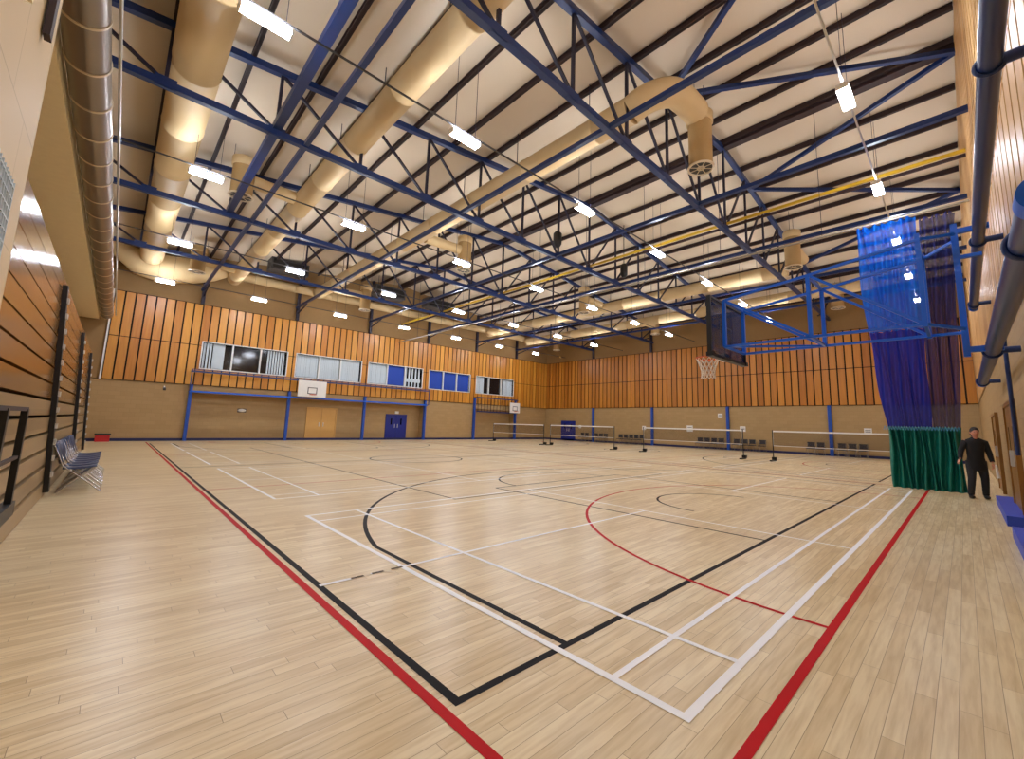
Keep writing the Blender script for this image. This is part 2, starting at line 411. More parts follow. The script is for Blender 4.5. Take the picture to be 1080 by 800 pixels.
# right wall (along x at Y0), close beside the camera
wr = MB().box(X0, X1, Y0-.25, Y0, 0, HB+.05)
wall_right = struct(wr.build('wall_right', M['block_x']))
u = MB(); u.add([(X0,Y0,HB),(X1,Y0,HB),(X1,Y0,roof(X1)+.1),(RX,Y0,roof(RX)+.1),(X0,Y0,roof(X0)+.1)], [(4,3,2,1,0)]); u.build('panel_backing', M['dark'], wall_right)
b = MB()
def rp(mb, p, q, a, c):
    top = min(roof(p), roof(q)) - .05
    for (z0, z1) in ((HB+.03, HJ-.02), (HJ+.02, HT), (HT+.05, top)): mb.box(p, q, Y0, Y0+.035, z0, z1)
battens(b, X0, X1-.1, HB, HT, rp, step=.5)
b.build('timber_panelling', M['panel_r'], wall_right)

# left wall behind the retracted seating, bulkhead above it, and the near pier
wl = MB().box(X0-.2, X0, Y0, Y1, 0, roof(X0)+.1)
wall_left = struct(wl.build('wall_left', M['upper']))
MB().box(X0, -2.64, Y0, Y1, 6.5, 7.2).build('trim_1', M['soffit'])['kind'] = 'structure'
pier = struct(MB().box(X0, -2.2, Y0, 3.18, 0, 6.44).build('wall_near', M['cream']))
# ---------------------------------------------------------------- ceiling
c = MB()
rv = [(X0-.2, roof(X0-.2)), (RX, roof(RX)), (X1+.25, roof(X1+.25))]
vs = [(x, y, z+dz) for dz in (0, .15) for y in (Y0-.3, Y1+1) for (x, z) in rv]
c.add(vs, [(0,3,4,1),(1,4,5,2),(6,7,10,9),(7,8,11,10),(0,1,7,6),(1,2,8,7),(3,9,10,4),(4,10,11,5),(0,6,9,3),(2,5,11,8)])
ceil = struct(c.build('ceiling', M['ceil']))

# ---------------------------------------------------------------- roof steel
k = 0
px = [RX-.22-1.573*i for i in range(11)][::-1] + [RX+.22+1.573*i for i in range(12)]
for i, x in enumerate(px):
    if not (X0+.1 < x < X1-.1): continue
    o = MB().ibeam((x, Y0+.05, roof(x)-.11), (x, Y1-.02, roof(x)-.11), .1, .19, .03).build('ceiling_purlin', M['purlin'])
    tag(o, 'long dark brown purlin under the roof lining, %s from the silver duct side' % ORD[k], 'beam', 'purlins under the roof lining'); k += 1

nodes = [RX + 2.28*i for i in range(-7, 8)]
def truss(y, label, web=True):
    t = thing('roof_truss', label, 'truss', (0, y, 0), 0, 'blue lattice trusses across the hall')
    xa, xb = X0+.02, X1-.02
    MB().bar((xa,0,BZ), (xb,0,BZ), .16, .17).build('bottom_chord', M['blue'], t)
    tc_ = MB(); tc_.bar((xa,0,topc(xa)), (RX,0,topc(RX)), .17, .18); tc_.bar((RX,0,topc(RX)), (xb,0,topc(xb)), .17, .18); tc_.build('top_chord', M['blue'], t)
    for i, x in enumerate(nodes):
        MB().bar((x,0,BZ+.06), (x,0,topc(x)-.06), .075).build('web_post', M['web'], t)
        MB().box(x-.2, x+.2, -.05, .05, BZ-.1, BZ+.17).build('gusset_plate', M['blue'], t)
    allx = nodes
    for i in range(len(allx)-1):
        x, x2 = allx[i], allx[i+1]
        if (x+x2)/2 < RX: a, c = (x,0,topc(x)-.05), (x2,0,BZ+.05)
        else: a, c = (x2,0,topc(x2)-.05), (x,0,BZ+.05)
        MB().bar(a, c, .07).build('web_diagonal', M['web'], t)
    MB().bar((xa,0,topc(xa)-.05), (nodes[0],0,BZ+.05), .07).build('web_diagonal', M['web'], t)
    MB().bar((xb,0,topc(xb)-.05), (nodes[-1],0,BZ+.05), .07).build('web_diagonal', M['web'], t)
    return t
tl = ['blue roof truss farthest from the camera, nearest the window wall', 'blue roof truss second from the window wall', 'blue roof truss second from the camera, crossing mid hall', 'blue roof truss nearest the camera, crossing the top centre of the photo']
for y, l in zip(TY, tl): truss(y, l)

for i, x in enumerate(PX):
    o = MB().bar((x-.1, Y0+.02, BZ+.02), (x-.1, Y1-.1, BZ+.02), .12, .13).build('tie_beam', M['blue'])
    tag(o, 'slender blue tie beam running from the right wall to the window wall, %s from the silver duct' % ORD[i], 'beam', 'tie beams joining the trusses')
o = MB().bar((.77, Y0+.02, BZ+.16), (.77, 17.2, BZ+.16), .2, .2).build('tie_beam', M['blue'])
tag(o, 'thick blue beam crossing the top left between two tan ducts', 'beam')
o = MB(); o.bar((RX, Y0+.02, topc(RX)+.02), (RX, Y1-.02, topc(RX)+.02), .3, .14)
tag(o.build('ridge_beam', M['purlin']), 'broad dark beam under the ridge of the roof', 'beam')
# yellow rail with its dark carrier
r = thing('crane_rail', 'yellow rail with dark carrier beam running under the ridge', 'rail', (0,0,0))
MB().bar((RX+.1, Y0+.05, 9.42), (RX+.1, Y1-.3, 9.42), .07, .09).build('rail', M['yellow'], r)
MB().bar((RX+.32, Y0+.05, 9.38), (RX+.32, Y1-.3, 9.38), .07, .09).build('carrier_beam', M['purlin'], r)
# wall braces between nearest truss and right wall
br = [((17.5, TY[3], 12.15), (14.5, Y0+.05, 12.45), 'blue brace rising from the nearest truss to the ridge end on the right wall'),
      ((17.5, TY[3], 12.15), (22.3, Y0+.05, 11.6), 'blue brace falling from the nearest truss to the right wall past the ridge'),
      ((10.0, TY[3], 12.05), (14.4, Y0+.05, 12.4), 'blue brace from behind the big elbow duct up to the ridge end'),
      ((10.0, TY[3], 12.05), (5.2, Y0+.05, 11.5), 'blue brace running out of the top of the photo beside the elbow duct'),
      ((26.0, TY[3], 11.2), (22.3, Y0+.05, 11.6), 'short dark brace meeting the right wall behind the blue netting')]
for a, c_, l in br:
    tag(MB().bar(a, c_, .13).build('roof_brace', M['blue']), l, 'brace', 'braces beside the right wall')
# braces at the window wall from posts up to first truss
for i, x in enumerate(PX):
    t = thing('wall_post', 'dark steel post high on the window wall with slanting brace, %s from left' % ORD[i], 'post', (x, Y1-.12, 0), 0, 'posts above the window wall panelling')
    MB().box(-.09, .09, -.1, .1, HT, roof(x)-.02).build('post', M['web'], t)
    MB().bar((0, -.08, 8.75), (.0, -1.9, 9.1), .06).build('brace', M['web'], t)
for i, y in enumerate(PY):
    t = thing('wall_post', 'dark steel post high on the end wall, %s from the far corner' % ORD[i], 'post', (X1-.12, y, 0), 0, 'posts above the end wall panelling')
    MB().box(-.1, .1, -.09, .09, HT, roof(X1)-.02).build('post', M['web'], t)
    MB().bar((-.08, 0, 9.6), (-1.5, 0, 9.13), .07).build('brace', M['web'], t)

# ---------------------------------------------------------------- ducts
def duct(x, z, r_, y0, y1, label, seams=3.0):
    t = thing('air_duct', label, 'duct', (x, 0, z), 0)
    pts = [(0,y0,0)]; rad = [r_]; y = y0 + 1.2
    while y < y1-.1:
        pts += [(0,y-.04,0),(0,y-.035,0),(0,y+.035,0),(0,y+.04,0)]; rad += [r_,r_+.014,r_+.014,r_]; y += seams
    pts.append((0,y1,0)); rad.append(r_)
    MB().tube(pts, r_, 28, radii=rad).build('duct_body', M['duct'], t)
    y = y0+1.5
    while y < y1-.3: MB().bar((0,y,r_), (0,y,roof(x)-z), .02).build('hanger', M['web'], t); y += 3.3
    return t
duct(-1.0, 10.0, .49, Y0+.1, 28.35, 'widest tan round duct running up the left beside the silver duct')
duct(2.9, 10.0, .36, Y0+.1, 29.5, 'tan round duct second from the left, crossing the nearest trusses')
d3 = duct(7.85, 10.3, .38, 3.87, 29.5, 'tan round duct third from left, bending into an elbow at top centre')
el = MB(); pts = []
for i in range(9):
    a = PI/2*i/8; pts.append((.9-.9*math.cos(a), 3.88-.9*math.sin(a), .55*i/8))
pts += [(1.5, 2.98, .66), (2.15, 2.98, .7)]
el.tube(pts, .38, 28); el.build('elbow', M['duct'], d3)
duct(23.2, 10.1, .36, 4.0, 29.5, 'tan round duct beyond the yellow rail, right of the ridge')
duct(28.2, 10.0, .36, 1.0, 29.5, 'tan round duct nearest the end wall')
t = thing('header_duct', 'tan duct running along the top of the window wall', 'duct', (0, 29.85, 10.38))
pts = [(2.6,0,0)]; rad = [.27]
for i in range(12):
    x = 4+2.4*i; pts += [(x,0,0),(x+.005,0,0),(x+.06,0,0),(x+.065,0,0)]; rad += [.27,.284,.284,.27]
MB().tube(pts+[(X1-.4,0,0)], .27, 24, radii=rad+[.27]).build('duct_body', M['duct'], t)
# big fabric like plenum pieces at the far end of the widest duct
t = thing('duct_plenum', 'bulging tan plenum where the widest duct meets the window wall', 'duct', (0, 29.2, 10.1))
b = MB(); pts = [(-3.2,0,.3),(-2.3,0,.1),(-1.4,0,-.35),(-.4,0,-.45),(.8,0,-.25),(1.8,0,.0),(2.45,0,.2)]
b.tube(pts, .5, 24, radii=[.35,.4,.72,.8,.72,.55,.34]); b.build('plenum_body', M['duct'], t)
# drum diffusers
DR = [(.85,15.6,'tan drum diffuser hanging left of centre beside the second duct'),(10.25,2.98,'largest tan drum diffuser, hanging under the big elbow at top right of centre'),
      (10.5,15.6,'tan drum diffuser hanging mid hall below the third duct'),(20.8,3.15,'tan drum diffuser beyond the yellow rail near the blue goal frame'),
      (30.1,3.0,'tan drum diffuser just left of the blue netting, near the end wall'),(29.9,15.6,'tan drum diffuser against the end wall above the backboard side'),
      (20.9,16.0,'tan drum diffuser hanging far off between yellow rail and end wall'),(30.6,27.4,'pale drum diffuser at the far corner of the hall'),
      (10.4,27.6,'tan drum diffuser near the window wall above the white windows'),(.85,27.0,'tan drum diffuser near the window wall at the far left')]
for (x, y, l) in DR:
    t = thing('drum_diffuser', l, 'air diffuser', (x, y, 9.28), 0, 'drum diffusers under the roof')
    hh = 1.75 if 5 < x < 25 else 1.4
    if x > 30.4: hh = 1.0
    MB().tube([(0,0,.03),(0,0,hh)], .34, 28).build('drum', M['drum'], t)
    rg = MB().ring((0,0,.02), .36, .035); rg.ring((0,0,.02), .1, .02)
    for i in range(8): a = 2*PI*i/8; rg.bar((0,0,.02), (.36*math.cos(a), .36*math.sin(a), .02), .018)
    rg.build('grille', M['seam'], t)
    MB().disc((0,0,.028), .33).build('grille_back', M['grey'], t)
    MB().tube([(0,0,hh-.28),(0,0,hh-.27),(0,0,hh+.02),(0,0,hh+.1)], .4, 28, radii=[.34,.385,.385,.26]).build('collar', M['duct'], t)
    tgt = {10.5:7.85+.38, 20.8:23.2-.36, .85:2.9-.36, 30.1:28.2+.36, 29.9:28.2+.36, 20.9:23.2-.36, 10.4:7.85+.38}.get(x)
    if tgt is not None:
        sg = 1 if tgt > x else -1
        MB().tube([(sg*.33,0,hh-.7),(tgt-x,0,hh-.75)], .24, 20).build('inlet', M['duct'], t)
    hz = roof(x) - 9.28
    for sx in (.33,-.33): MB().bar((sx,0,hh),(sx,0,hz-.02),.015).build('hanger', M['web'], t)

# silver duct on the left bulkhead
t = thing('spiral_duct', 'brownish silver spiral duct along the left bulkhead with pale joint bands', 'duct', (-2.36, 0, 6.74))
MB().tube([(0,-2.6,0),(0,29.9,0)], .25, 32).build('duct_body', M['galv'], t)
y = -.9
while y < 29.5: MB().tube([(0,y-.025,0),(0,y+.025,0)], .262, 32).build('joint_band', M['seam'], t); y += 1.1
tag(MB().tube([(-2.02,-2.6,6.75),(-2.02,29.9,6.75)], .022, 8).build('conduit', M['alu']), 'thin pale conduit running alongside the silver duct', 'pipe')

# ---------------------------------------------------------------- lights
LY = [-.8, 6.2, 13.15, 20.2, 27.4]; LX = [-.35, 3.95, 8.7, 13.4, 18.1, 22.8, 27.5]; LZ = 8.46
def light_proto():
    t = empty('ceiling_light')
    h = MB().box(-.4,.4,-.03,.03,.09,.14); h.box(-.42,-.385,-.11,.11,-.005,.1); h.box(.385,.42,-.11,.11,-.005,.1); h.build('housing', M['white'], t)
    MB().box(-.385,.385,-.105,.105,0,.09).build('diffuser', M['lamp'], t)
    for sx in (-.3,.3): MB().bar((sx,0,.14),(sx,0,2.3),.01).build('suspension_rod', M['web'], t)
    return t
proto = light_proto(); first = True
rown = ['row beside the right wall', 'second row from the right wall', 'third row from the right wall', 'fourth row from the right wall', 'row beside the window wall']
for j, y in enumerate(LY):
    for i, x in enumerate(LX):
        o = proto if first else copy_tree(proto); first = False
        o.location = (x, y, LZ)
        tag(o, 'lit batten light in the %s, %s from left' % (rown[j], ORD[i]), 'light', 'batten lights hung over the hall')
    c_ = MB().bar((X0+.3, y, LZ+.22), (X1-.3, y, LZ+.22), .035)
    x = 0
    tag(c_.build('light_rail', M['grey'] if j else M['alu']), 'thin rail carrying the lights of the %s' % rown[j], 'rail', 'rails carrying the lights')

# curtain track
t = thing('curtain_track', 'long pale curtain track crossing the hall under the ridge', 'track', (RX, 0, 7.9))
MB().bar((0,Y0+.1,0),(0,Y1-.2,0),.05,.05).build('track', M['track'], t)
for y in [0.8+3.3*i for i in range(9)]: MB().bar((0,y,.03),(0,y,roof(RX)-7.9-.3),.014).build('hanger', M['web'], t)

# ---------------------------------------------------------------- division curtain, bunched by the right wall
def pleated(top, bot, n, amp, nz=14, x=RX, ph=0, curve=None):
    """top=(y0,y1,z) bot=(y0,y1,z); corrugated sheet"""
    mb = MB(); vs = []; nu = n*8
    for j in range(nz+1):
        t_ = j/nz; z = top[2]+(bot[2]-top[2])*t_
        s_ = t_ if curve is None else curve(t_)
        ya = top[0]+(bot[0]-top[0])*s_; yb = top[1]+(bot[1]-top[1])*s_
        for i in range(nu+1):
            q = i/nu; a = amp*(1+.25*math.sin(3*q*PI+j*.3))
            vs.append((x + a*math.sin(2*PI*n*q + ph + .35*math.sin(j*.5)), ya+(yb-ya)*q + .03*math.sin(q*17+j*.4), z))
    fs = [(j*(nu+1)+i, j*(nu+1)+i+1, (j+1)*(nu+1)+i+1, (j+1)*(nu+1)+i) for j in range(nz) for i in range(nu)]
    mb.add(vs, fs, True); return mb
t = thing('division_curtain', 'bunched hall curtain of blue and dark netting over a green skirt by the right wall', 'curtain', (0,0,0))
pleated((-1.5,-.08,7.84), (-1.46,-.2,4.5), 7, .10, curve=lambda q: q**1.5).build('blue_netting', M['sheer_blue'], t)
pleated((-1.46,-.2,4.5), (-1.4,-.46,1.72), 7, .10).build('shaded_blue_netting', M['sheer_blue_shaded'], t)  # lower blue netting, its dimmer light painted as a darker colour
pleated((-2.3,-1.52,7.7), (-1.95,-1.42,1.72), 6, .12, ph=1).build('dark_netting', M['sheer_dark'], t)
gm = pleated((-1.98,-.44,1.72), (-1.95,-.5,.03), 9, .13, nz=10, ph=.5); gm.build('green_skirt', M['green'], t)
lc = MB()
for i in range(26):
    y = -1.95+i*.06; lc.bar((RX-.15, y, 1.62), (RX-.15, y+.03, 1.74), .012); lc.bar((RX-.15, y+.03, 1.74), (RX-.15, y+.06, 1.62), .012)
lc.build('lacing', M['lace'], t)

# ---------------------------------------------------------------- near goal on its blue frame, folded out from the right wall
GX = 7.1
t = thing('basketball_goal', 'near basketball goal on a bright blue frame reaching out from the right wall', 'basketball hoop', (GX, 0, 0))
fr = MB(); W2 = .5
for sx in (-W2, W2):
    A = (sx, 1.05, 3.95); B = (sx, -.35, 4.12); Cc = (sx, -1.75, 4.33); Dd = (sx*.3, -2.14, 4.42)
    a = (sx, 1.05, 3.05); b_ = (sx, -.35, 3.06); c_ = (sx, -1.75, 3.06); d_ = (sx*.3, -2.14, 3.0)
    for p, q in ((A,B),(B,Cc),(Cc,Dd),(a,b_),(b_,c_),(c_,d_),(A,b_),(B,c_)): fr.bar(p, q, .042)
    for p, q in ((A,a),(B,b_)): fr.bar(p, q, .06)
    fr.bar((sx, -1.75, 3.02), (sx, -1.75, 4.42), .06)
for (y, z) in ((1.05,3.95),(1.05,3.05),(-.35,4.12),(-.35,3.06),(-1.75,4.33),(-1.75,3.06)): fr.bar((-W2,y,z),(W2,y,z),.042)
fr.bar((-W2,1.05,3.05),(W2,-.35,3.06),.035)
fr.build('frame', M['bright'], t)
pv = MB().bar((0,-2.14,2.62),(0,-2.14,4.62),.075); pv.bar((0,-2.14,4.5),(.0,-2.5,4.5),.07); pv.bar((0,-2.14,2.72),(0,-2.5,2.72),.08); pv.bar((0,-2.14,4.1),(0,-2.4,4.1),.05)
pv.build('pivot_post', M['bright'], t)
bd_ = MB().box(-.86,.86,1.17,1.21,2.88,3.98); board = bd_.build('backboard', M['smoke'], t)
e = MB()
for (a, c_) in (((-.88,3.96),(.88,4.0)),((-.88,2.86),(.88,2.9))): e.box(a[0],c_[0],1.15,1.23,a[1],c_[1])
for sx in (-.87,.87): e.box(sx-.02,sx+.02,1.15,1.23,2.86,4.0)
e.build('board_edge', M['black'], board)
e = MB()
for q in ((-.3,-.27,3.1,3.55),(.27,.3,3.1,3.55),(-.3,.3,3.1,3.13),(-.3,.3,3.52,3.55)): e.box(q[0],q[1],1.211,1.216,q[2],q[3])
e.build('target_square', M['white'], board)
MB().box(-.9,-.8,1.12,1.25,2.84,2.92).box(.8,.9,1.12,1.25,2.84,2.92).box(-.8,.8,1.14,1.24,2.84,2.88).build('corner_padding', M['black'], board)
MB().box(-.12,.12,1.21,1.34,2.86,3.0).build('rim_bracket', M['white'], t)
RMC = (0, 1.6, 2.95)
rim = MB().ring(RMC, .228, .014); rim.bar((-.08,1.3,2.95),(-.1,1.4,2.95),.015); rim.bar((.08,1.3,2.95),(.1,1.4,2.95),.015)
rim = rim.build('rim', M['orange'], t)
nt_ = MB(); nn = 12
def rr_(k): return [.225,.19,.16,.135,.13,.14][k]
for i in range(nn):
    for s_ in (1,-1):
        for k in range(5):
            a0 = 2*PI*(i+s_*k*.5)/nn; a1 = 2*PI*(i+s_*(k+1)*.5)/nn
            nt_.bar((RMC[0]+rr_(k)*math.cos(a0), RMC[1]+rr_(k)*math.sin(a0), 2.95-.085*k), (RMC[0]+rr_(k+1)*math.cos(a1), RMC[1]+rr_(k+1)*math.sin(a1), 2.95-.085*(k+1)), .009)
nt_.build('net', M['net'], rim)

# big tubes along the right wall carrying goal frames
def wall_tube(x0, x1, y, z, r_, label, n):
    t = thing('wall_tube', label, 'pipe', (0, y, z), 0)
    MB().tube([(x0,0,0),(x1,0,0)], r_, 24).build('tube', M['tube'], t)
    for k_ in range(n):
        x = x0 + .8 + (x1-x0-1.2)*k_/(n-1)
        MB().tube([(x,0,0),(x,Y0+.03-y,0)], .045, 12).ring((x,0,0), r_+.012, .018, axis='x').build('bracket', M['blue'], t)
    MB().tube([(x0-.05,0,0),(x0+.12,0,0)], r_+.012, 24).build('end_cap', M['bright'], t); MB().tube([(x1-.1,0,0),(x1+.04,0,0)], r_+.012, 24).build('end_cap', M['bright'], t)
wall_tube(-2.0, 12.6, -2.4, 4.5, .075, 'upper deep blue tube bracketed along the right wall', 4)
wall_tube(1.75, 12.6, -2.4, 2.72, .085, 'lower deep blue tube along the right wall with a bright blue end cap', 3)
tag(MB().tube([(9.3,Y0+.07,1.2),(9.3,Y0+.07,3.2)],.03,10).build('conduit', M['blue']), 'thin blue upright pipe on the right wall below the lower tube', 'pipe')
tag(MB().box(4.5,8.3,Y0,-2.42,0,.17).build('floor_kerb', M['kerb']), 'royal blue floor kerb along the right wall, piece nearest the camera', 'kerb', 'blue kerbs along the right wall')
tag(MB().box(9.5,13.1,Y0,-2.42,0,.17).build('floor_kerb', M['kerb']), 'royal blue floor kerb along the right wall, piece beside the person', 'kerb', 'blue kerbs along the right wall')
# doors in right wall
def door(name, parts, hinge, w, h, mt, leafs=2, frame=None, handle=True, axis='x', out=-1):
    d = struct(empty(name, hinge))
    def bx(mb, u0, u1, v0, v1, z0, z1):
        return mb.box(u0,u1,v0,v1,z0,z1) if axis == 'x' else mb.box(v0,v1,u0,u1,z0,z1)
    f = MB(); bx(f, -.07, 0, 0, out*.07, 0, h+.07); bx(f, w, w+.07, 0, out*.07, 0, h+.07); bx(f, 0, w, 0, out*.07, h, h+.07)
    f.build('door_frame', frame or mt, d)
    for k_ in range(leafs):
        l = MB(); bx(l, w*k_/leafs+.006, w*(k_+1)/leafs-.006, 0, out*.045, .01, h-.005); lf = l.build('door_leaf', mt, d)
        hx = w/leafs*(k_+ (.85 if k_ == 0 else .15))
        g = MB(); bx(g, hx-.02, hx+.02, out*.045, out*.09, .95, 1.25); g.build('door_handle', M['alu'], lf)
        g = MB(); bx(g, w*(k_+.5)/leafs-.06, w*(k_+.5)/leafs+.06, out*.045, out*.052, 1.2, 1.7); g.build('vision_panel', M['glass'] if mt != M['door_tan'] else M['door_tan'], lf)
    return d
door('door_1', None, (9.9, Y0, 0), 1.9, 2.1, M['door_brown'], 2, out=1)
door('door_4', None, (15.6, Y0, 0), 1.9, 2.1, M['door_brown'], 2, out=1)
door('door_2', None, (8.35, Y1+RD, 0), 1.95, 2.25, M['door_tan'], 2)
door('door_3', None, (14.3, Y1+RD, 0), 1.7, 1.98, M['door_blue'], 2)
door('door_5', None, (X1, 26.2, 0), 1.75, 1.95, M['door_blue'], 2, axis='y', out=-1)
tag(MB().box(15.0,15.3,Y1+RD-.1,Y1+RD,2.1,2.3).build('exit_light', M['white']), 'small white fitting above the blue door of the window wall', 'light fitting')

# ---------------------------------------------------------------- windows on the window wall
styles = [
 ['lines','glass','lines2'], ['pale','pale','pale'], ['pale2','blue','mixed'], ['blue','blue','blue'], ['half','glass','half2']]
slat = M['blind_w']
wl_ = ['half drawn pale vertical blind at the left end of the first window', '']
nb = 0
for w_, (a, c_) in enumerate(WIN):
    wd = struct(empty('window_%d' % (w_+1), (a, Y1-.02, WZ0)))
    W = c_-a; H = WZ1-WZ0
    MB().box(0,W,.16,.17,0,H).build('pane', M['glass'], wd)
    MB().box(0,W,.7,.75,0,H).box(0,.02,.17,.7,0,H).box(W-.02,W,.17,.7,0,H).box(0,W,.17,.7,-.02,0).box(0,W,.17,.7,H,H+.02).build('reveal', M['dark'], wd)
    f = MB().box(-.06,W+.06,-.09,.17,-.06,0).box(-.06,W+.06,-.09,.17,H,H+.05).box(-.06,0,-.09,.17,-.06,H+.05).box(W,W+.06,-.09,.17,-.06,H+.05)
    for q in (1/3,2/3): f.box(W*q-.04,W*q+.04,-.04,.17,0,H)
    f.build('window_frame', M['frame'], wd)
    for k_, st in enumerate(styles[w_]):
        u0 = W*k_/3+.06; u1 = W*(k_+1)/3-.06
        mt = None; s = MB(); txt = ''
        def slats(p0, p1, step, wdt):
            p = p0
            while p < p1-.02:
                s.box(p, min(p+wdt,p1), .085+random.random()*.03, .105+random.random()*.02, .03, H-.02); p += step
        pos = ['left','middle','right'][k_]
        if st == 'lines': slats(u0, u0+.8, .16, .1); s.box(u0+.55,u1-.35,.07,.09,.03,H-.02); mt = slat; txt = 'pale vertical blind'
        elif st == 'lines2': slats(u0+.35, u1, .15, .1); mt = slat; txt = 'pale vertical blind'
        elif st in ('pale','pale2'): slats(u0, u1, .125, .12); mt = slat; txt = 'closed pale vertical blind'
        elif st == 'blue': s.box(u0,u1,.08,.1,.03 if w_ == 3 else .05,H-.02); mt = M['blind_b']; txt = 'lowered royal blue blind'
        elif st == 'mixed': slats(u0, u1, .3, .14); s.box(u0,u1,.11,.12,.4,.7); mt = slat; txt = 'partly open pale vertical blind'
        elif st in ('half','half2'): slats(u0+(.0 if st == 'half' else .2), u1-(.5 if st == 'half' else 0), .15, .13); mt = slat; txt = 'half drawn pale vertical blind'
        if mt:
            tag(s.build('window_blind', mt, None, None), '%s in the %s pane of the %s window from the left' % (txt, pos, ORD[w_]), 'blind').location = (a, Y1-.02, WZ0)

# ---------------------------------------------------------------- blue posts and rails low on the window wall
for i, x in enumerate(PX):
    top = HB if i != 4 and i != 5 else 3.9
    tag(MB().box(x-.08,x+.08,Y1-.28,Y1-.05,0,top).build('wall_column', M['column']), 'blue steel column at the foot of the window wall, %s from the left' % ORD[i], 'column', 'blue columns along the window wall')
for i, y in enumerate(PY):
    tag(MB().box(X1-.16,X1,y-.1,y+.1,0,HB).build('wall_column', M['column']), 'blue pilaster on the end wall, %s from the far corner' % ORD[i], 'column', 'blue pilasters along the end wall')
t = thing('wall_frame', 'long blue rail frame below the first three windows carrying a white backboard', 'frame', (0, 29.75, 0))
MB().bar((1.5,0,4.08),(17.3,0,4.08),.1).bar((1.5,0,4.2),(17.3,0,4.2),.04).build('top_rail', M['tube'], t)
MB().bar((1.5,0.2,2.9),(17.3,0.2,2.9),.1).build('lower_rail', M['bright'], t)
for x in (1.5, 17.3):
    MB().bar((x,0,4.2),(x,0,2.9),.06).bar((x,0,4.1),(x,.5,4.1),.06).bar((x,.2,2.9),(x,.5,2.9),.06).build('upright', M['tube'], t)
t = thing('wall_frame', 'short blue rail frame below the last window at the far corner', 'frame', (0, 29.75, 0))
MB().bar((22.4,0,3.9),(27.5,0,3.9),.1).build('top_rail', M['tube'], t)
MB().bar((22.4,0,2.6),(27.5,0,2.6),.1).build('lower_rail', M['tube'], t)
s = MB()
for i in range(14): s.bar((22.5+.38*i,0,2.6),(22.5+.38*i,0,3.9),.03)
s.bar((22.4,0,3.9),(22.4,.5,3.9),.06).bar((27.5,0,3.9),(27.5,.5,3.9),.06)
s.build('bars', M['web'], t)
def far_goal(x, w, z0, z1, label):
    t = thing('basketball_goal', label, 'basketball hoop', (x, 29.5, 0))
    bo = MB().box(-w/2,w/2,-.02,.02,z0,z1).build('backboard', M['white'], t)
    e = MB()
    for q in ((-.3,-.25,z0+.2,z0+.65),(.25,.3,z0+.2,z0+.65),(-.3,.3,z0+.2,z0+.25),(-.3,.3,z0+.6,z0+.65)): e.box(q[0],q[1],-.03,-.02,q[2],q[3])
    e.build('target_square', M['grey'], bo)
    MB().ring((0,-.25,z0+.15),.22,.014).bar((0,-.02,z0+.15),(0,-.05,z0+.15),.05).build('rim', M['orange'], t)
    MB().bar((-w/4,.02,z0+.3),(-w/4,.25,z0+.3),.05).bar((w/4,.02,z0+.3),(w/4,.25,z0+.3),.05).build('bracket', M['blue'], t)
far_goal(8.05, 1.8, 2.98, 4.08, 'far basketball goal with a white backboard below the second window')
far_goal(26.9, 1.3, 2.62, 3.62, 'small white backboard on the short frame at the far corner')

# small things on walls
for (y, z, w, l) in ((25.5,1.45,.3,'small white notice beside the blue door on the end wall'),(18.15,1.5,.35,'white notice on the end wall behind the second badminton net from the left'),
                  (13.9,1.55,.5,'largest white notice on the end wall between two pilasters'),(11.4,2.6,.35,'small pale box high on the end wall beside the third pilaster'),
                  (9.75,1.62,.4,'pinkish white notice on the end wall right of the third pilaster'),(2.25,1.65,.4,'white notice on the end wall beside the green curtain')):
    t = thing('wall_notice', l, 'sign', (X1, y, z)); MB().box(-.03,-.0,-w/2,w/2,-w/2,w/2).build('panel', M['white'], t)
    MB().box(-.034,-.03,-w*.36,w*.36,-w*.1,w*.0).box(-.034,-.03,-w*.36,w*.36,w*.14,w*.22).build('print', M['grey'], t)
t = thing('wall_light', 'small round bulkhead light on the lower wall in the first recess', 'light fitting', (4.4,Y1+RD-.0,1.9))
MB().ball((0,-.06,0),.22,.08,.1).build('cover', M['white'], t); MB().box(-.24,.24,-.03,0,-.12,.12).build('base', M['grey'], t)
t = thing('security_camera', 'small camera bracketed under the panelling at far left of the window wall', 'camera', (.4,Y1,3.12))
MB().bar((0,0,0),(0,-.3,-.05),.04).build('arm', M['white'], t); MB().bar((0,-.2,-.1),(.0,-.5,-.2),.12).build('camera_body', M['grey'], t)
t = thing('fire_bucket', 'red box with a dark lid on the floor at the far left corner', 'box', (-1.75, 29.9, 0))
MB().box(-.3,.25,-.2,.2,0,.34).build('body', M['red'], t); MB().box(-.33,.28,-.23,.23,.34,.42).build('lid', M['black'], t)
for (p, l) in (((12.1, 10.52, 9.95), 'black cylindrical loudspeaker hung on the second truss from the camera'), ((17.2,10.3,9.85), 'black loudspeaker hung under the yellow rail beyond mid hall')):
    t = thing('loudspeaker', l, 'speaker', p); MB().tube([(0,0,-.35),(0,0,-.2),(0,0,.3),(0,0,.42)],.2,16,radii=[.1,.19,.2,.08]).build('cabinet', M['black'], t)
    MB().bar((0,0,.4),(0,0,roof(p[0])-p[2]),.03).build('drop_rod', M['black'], t)
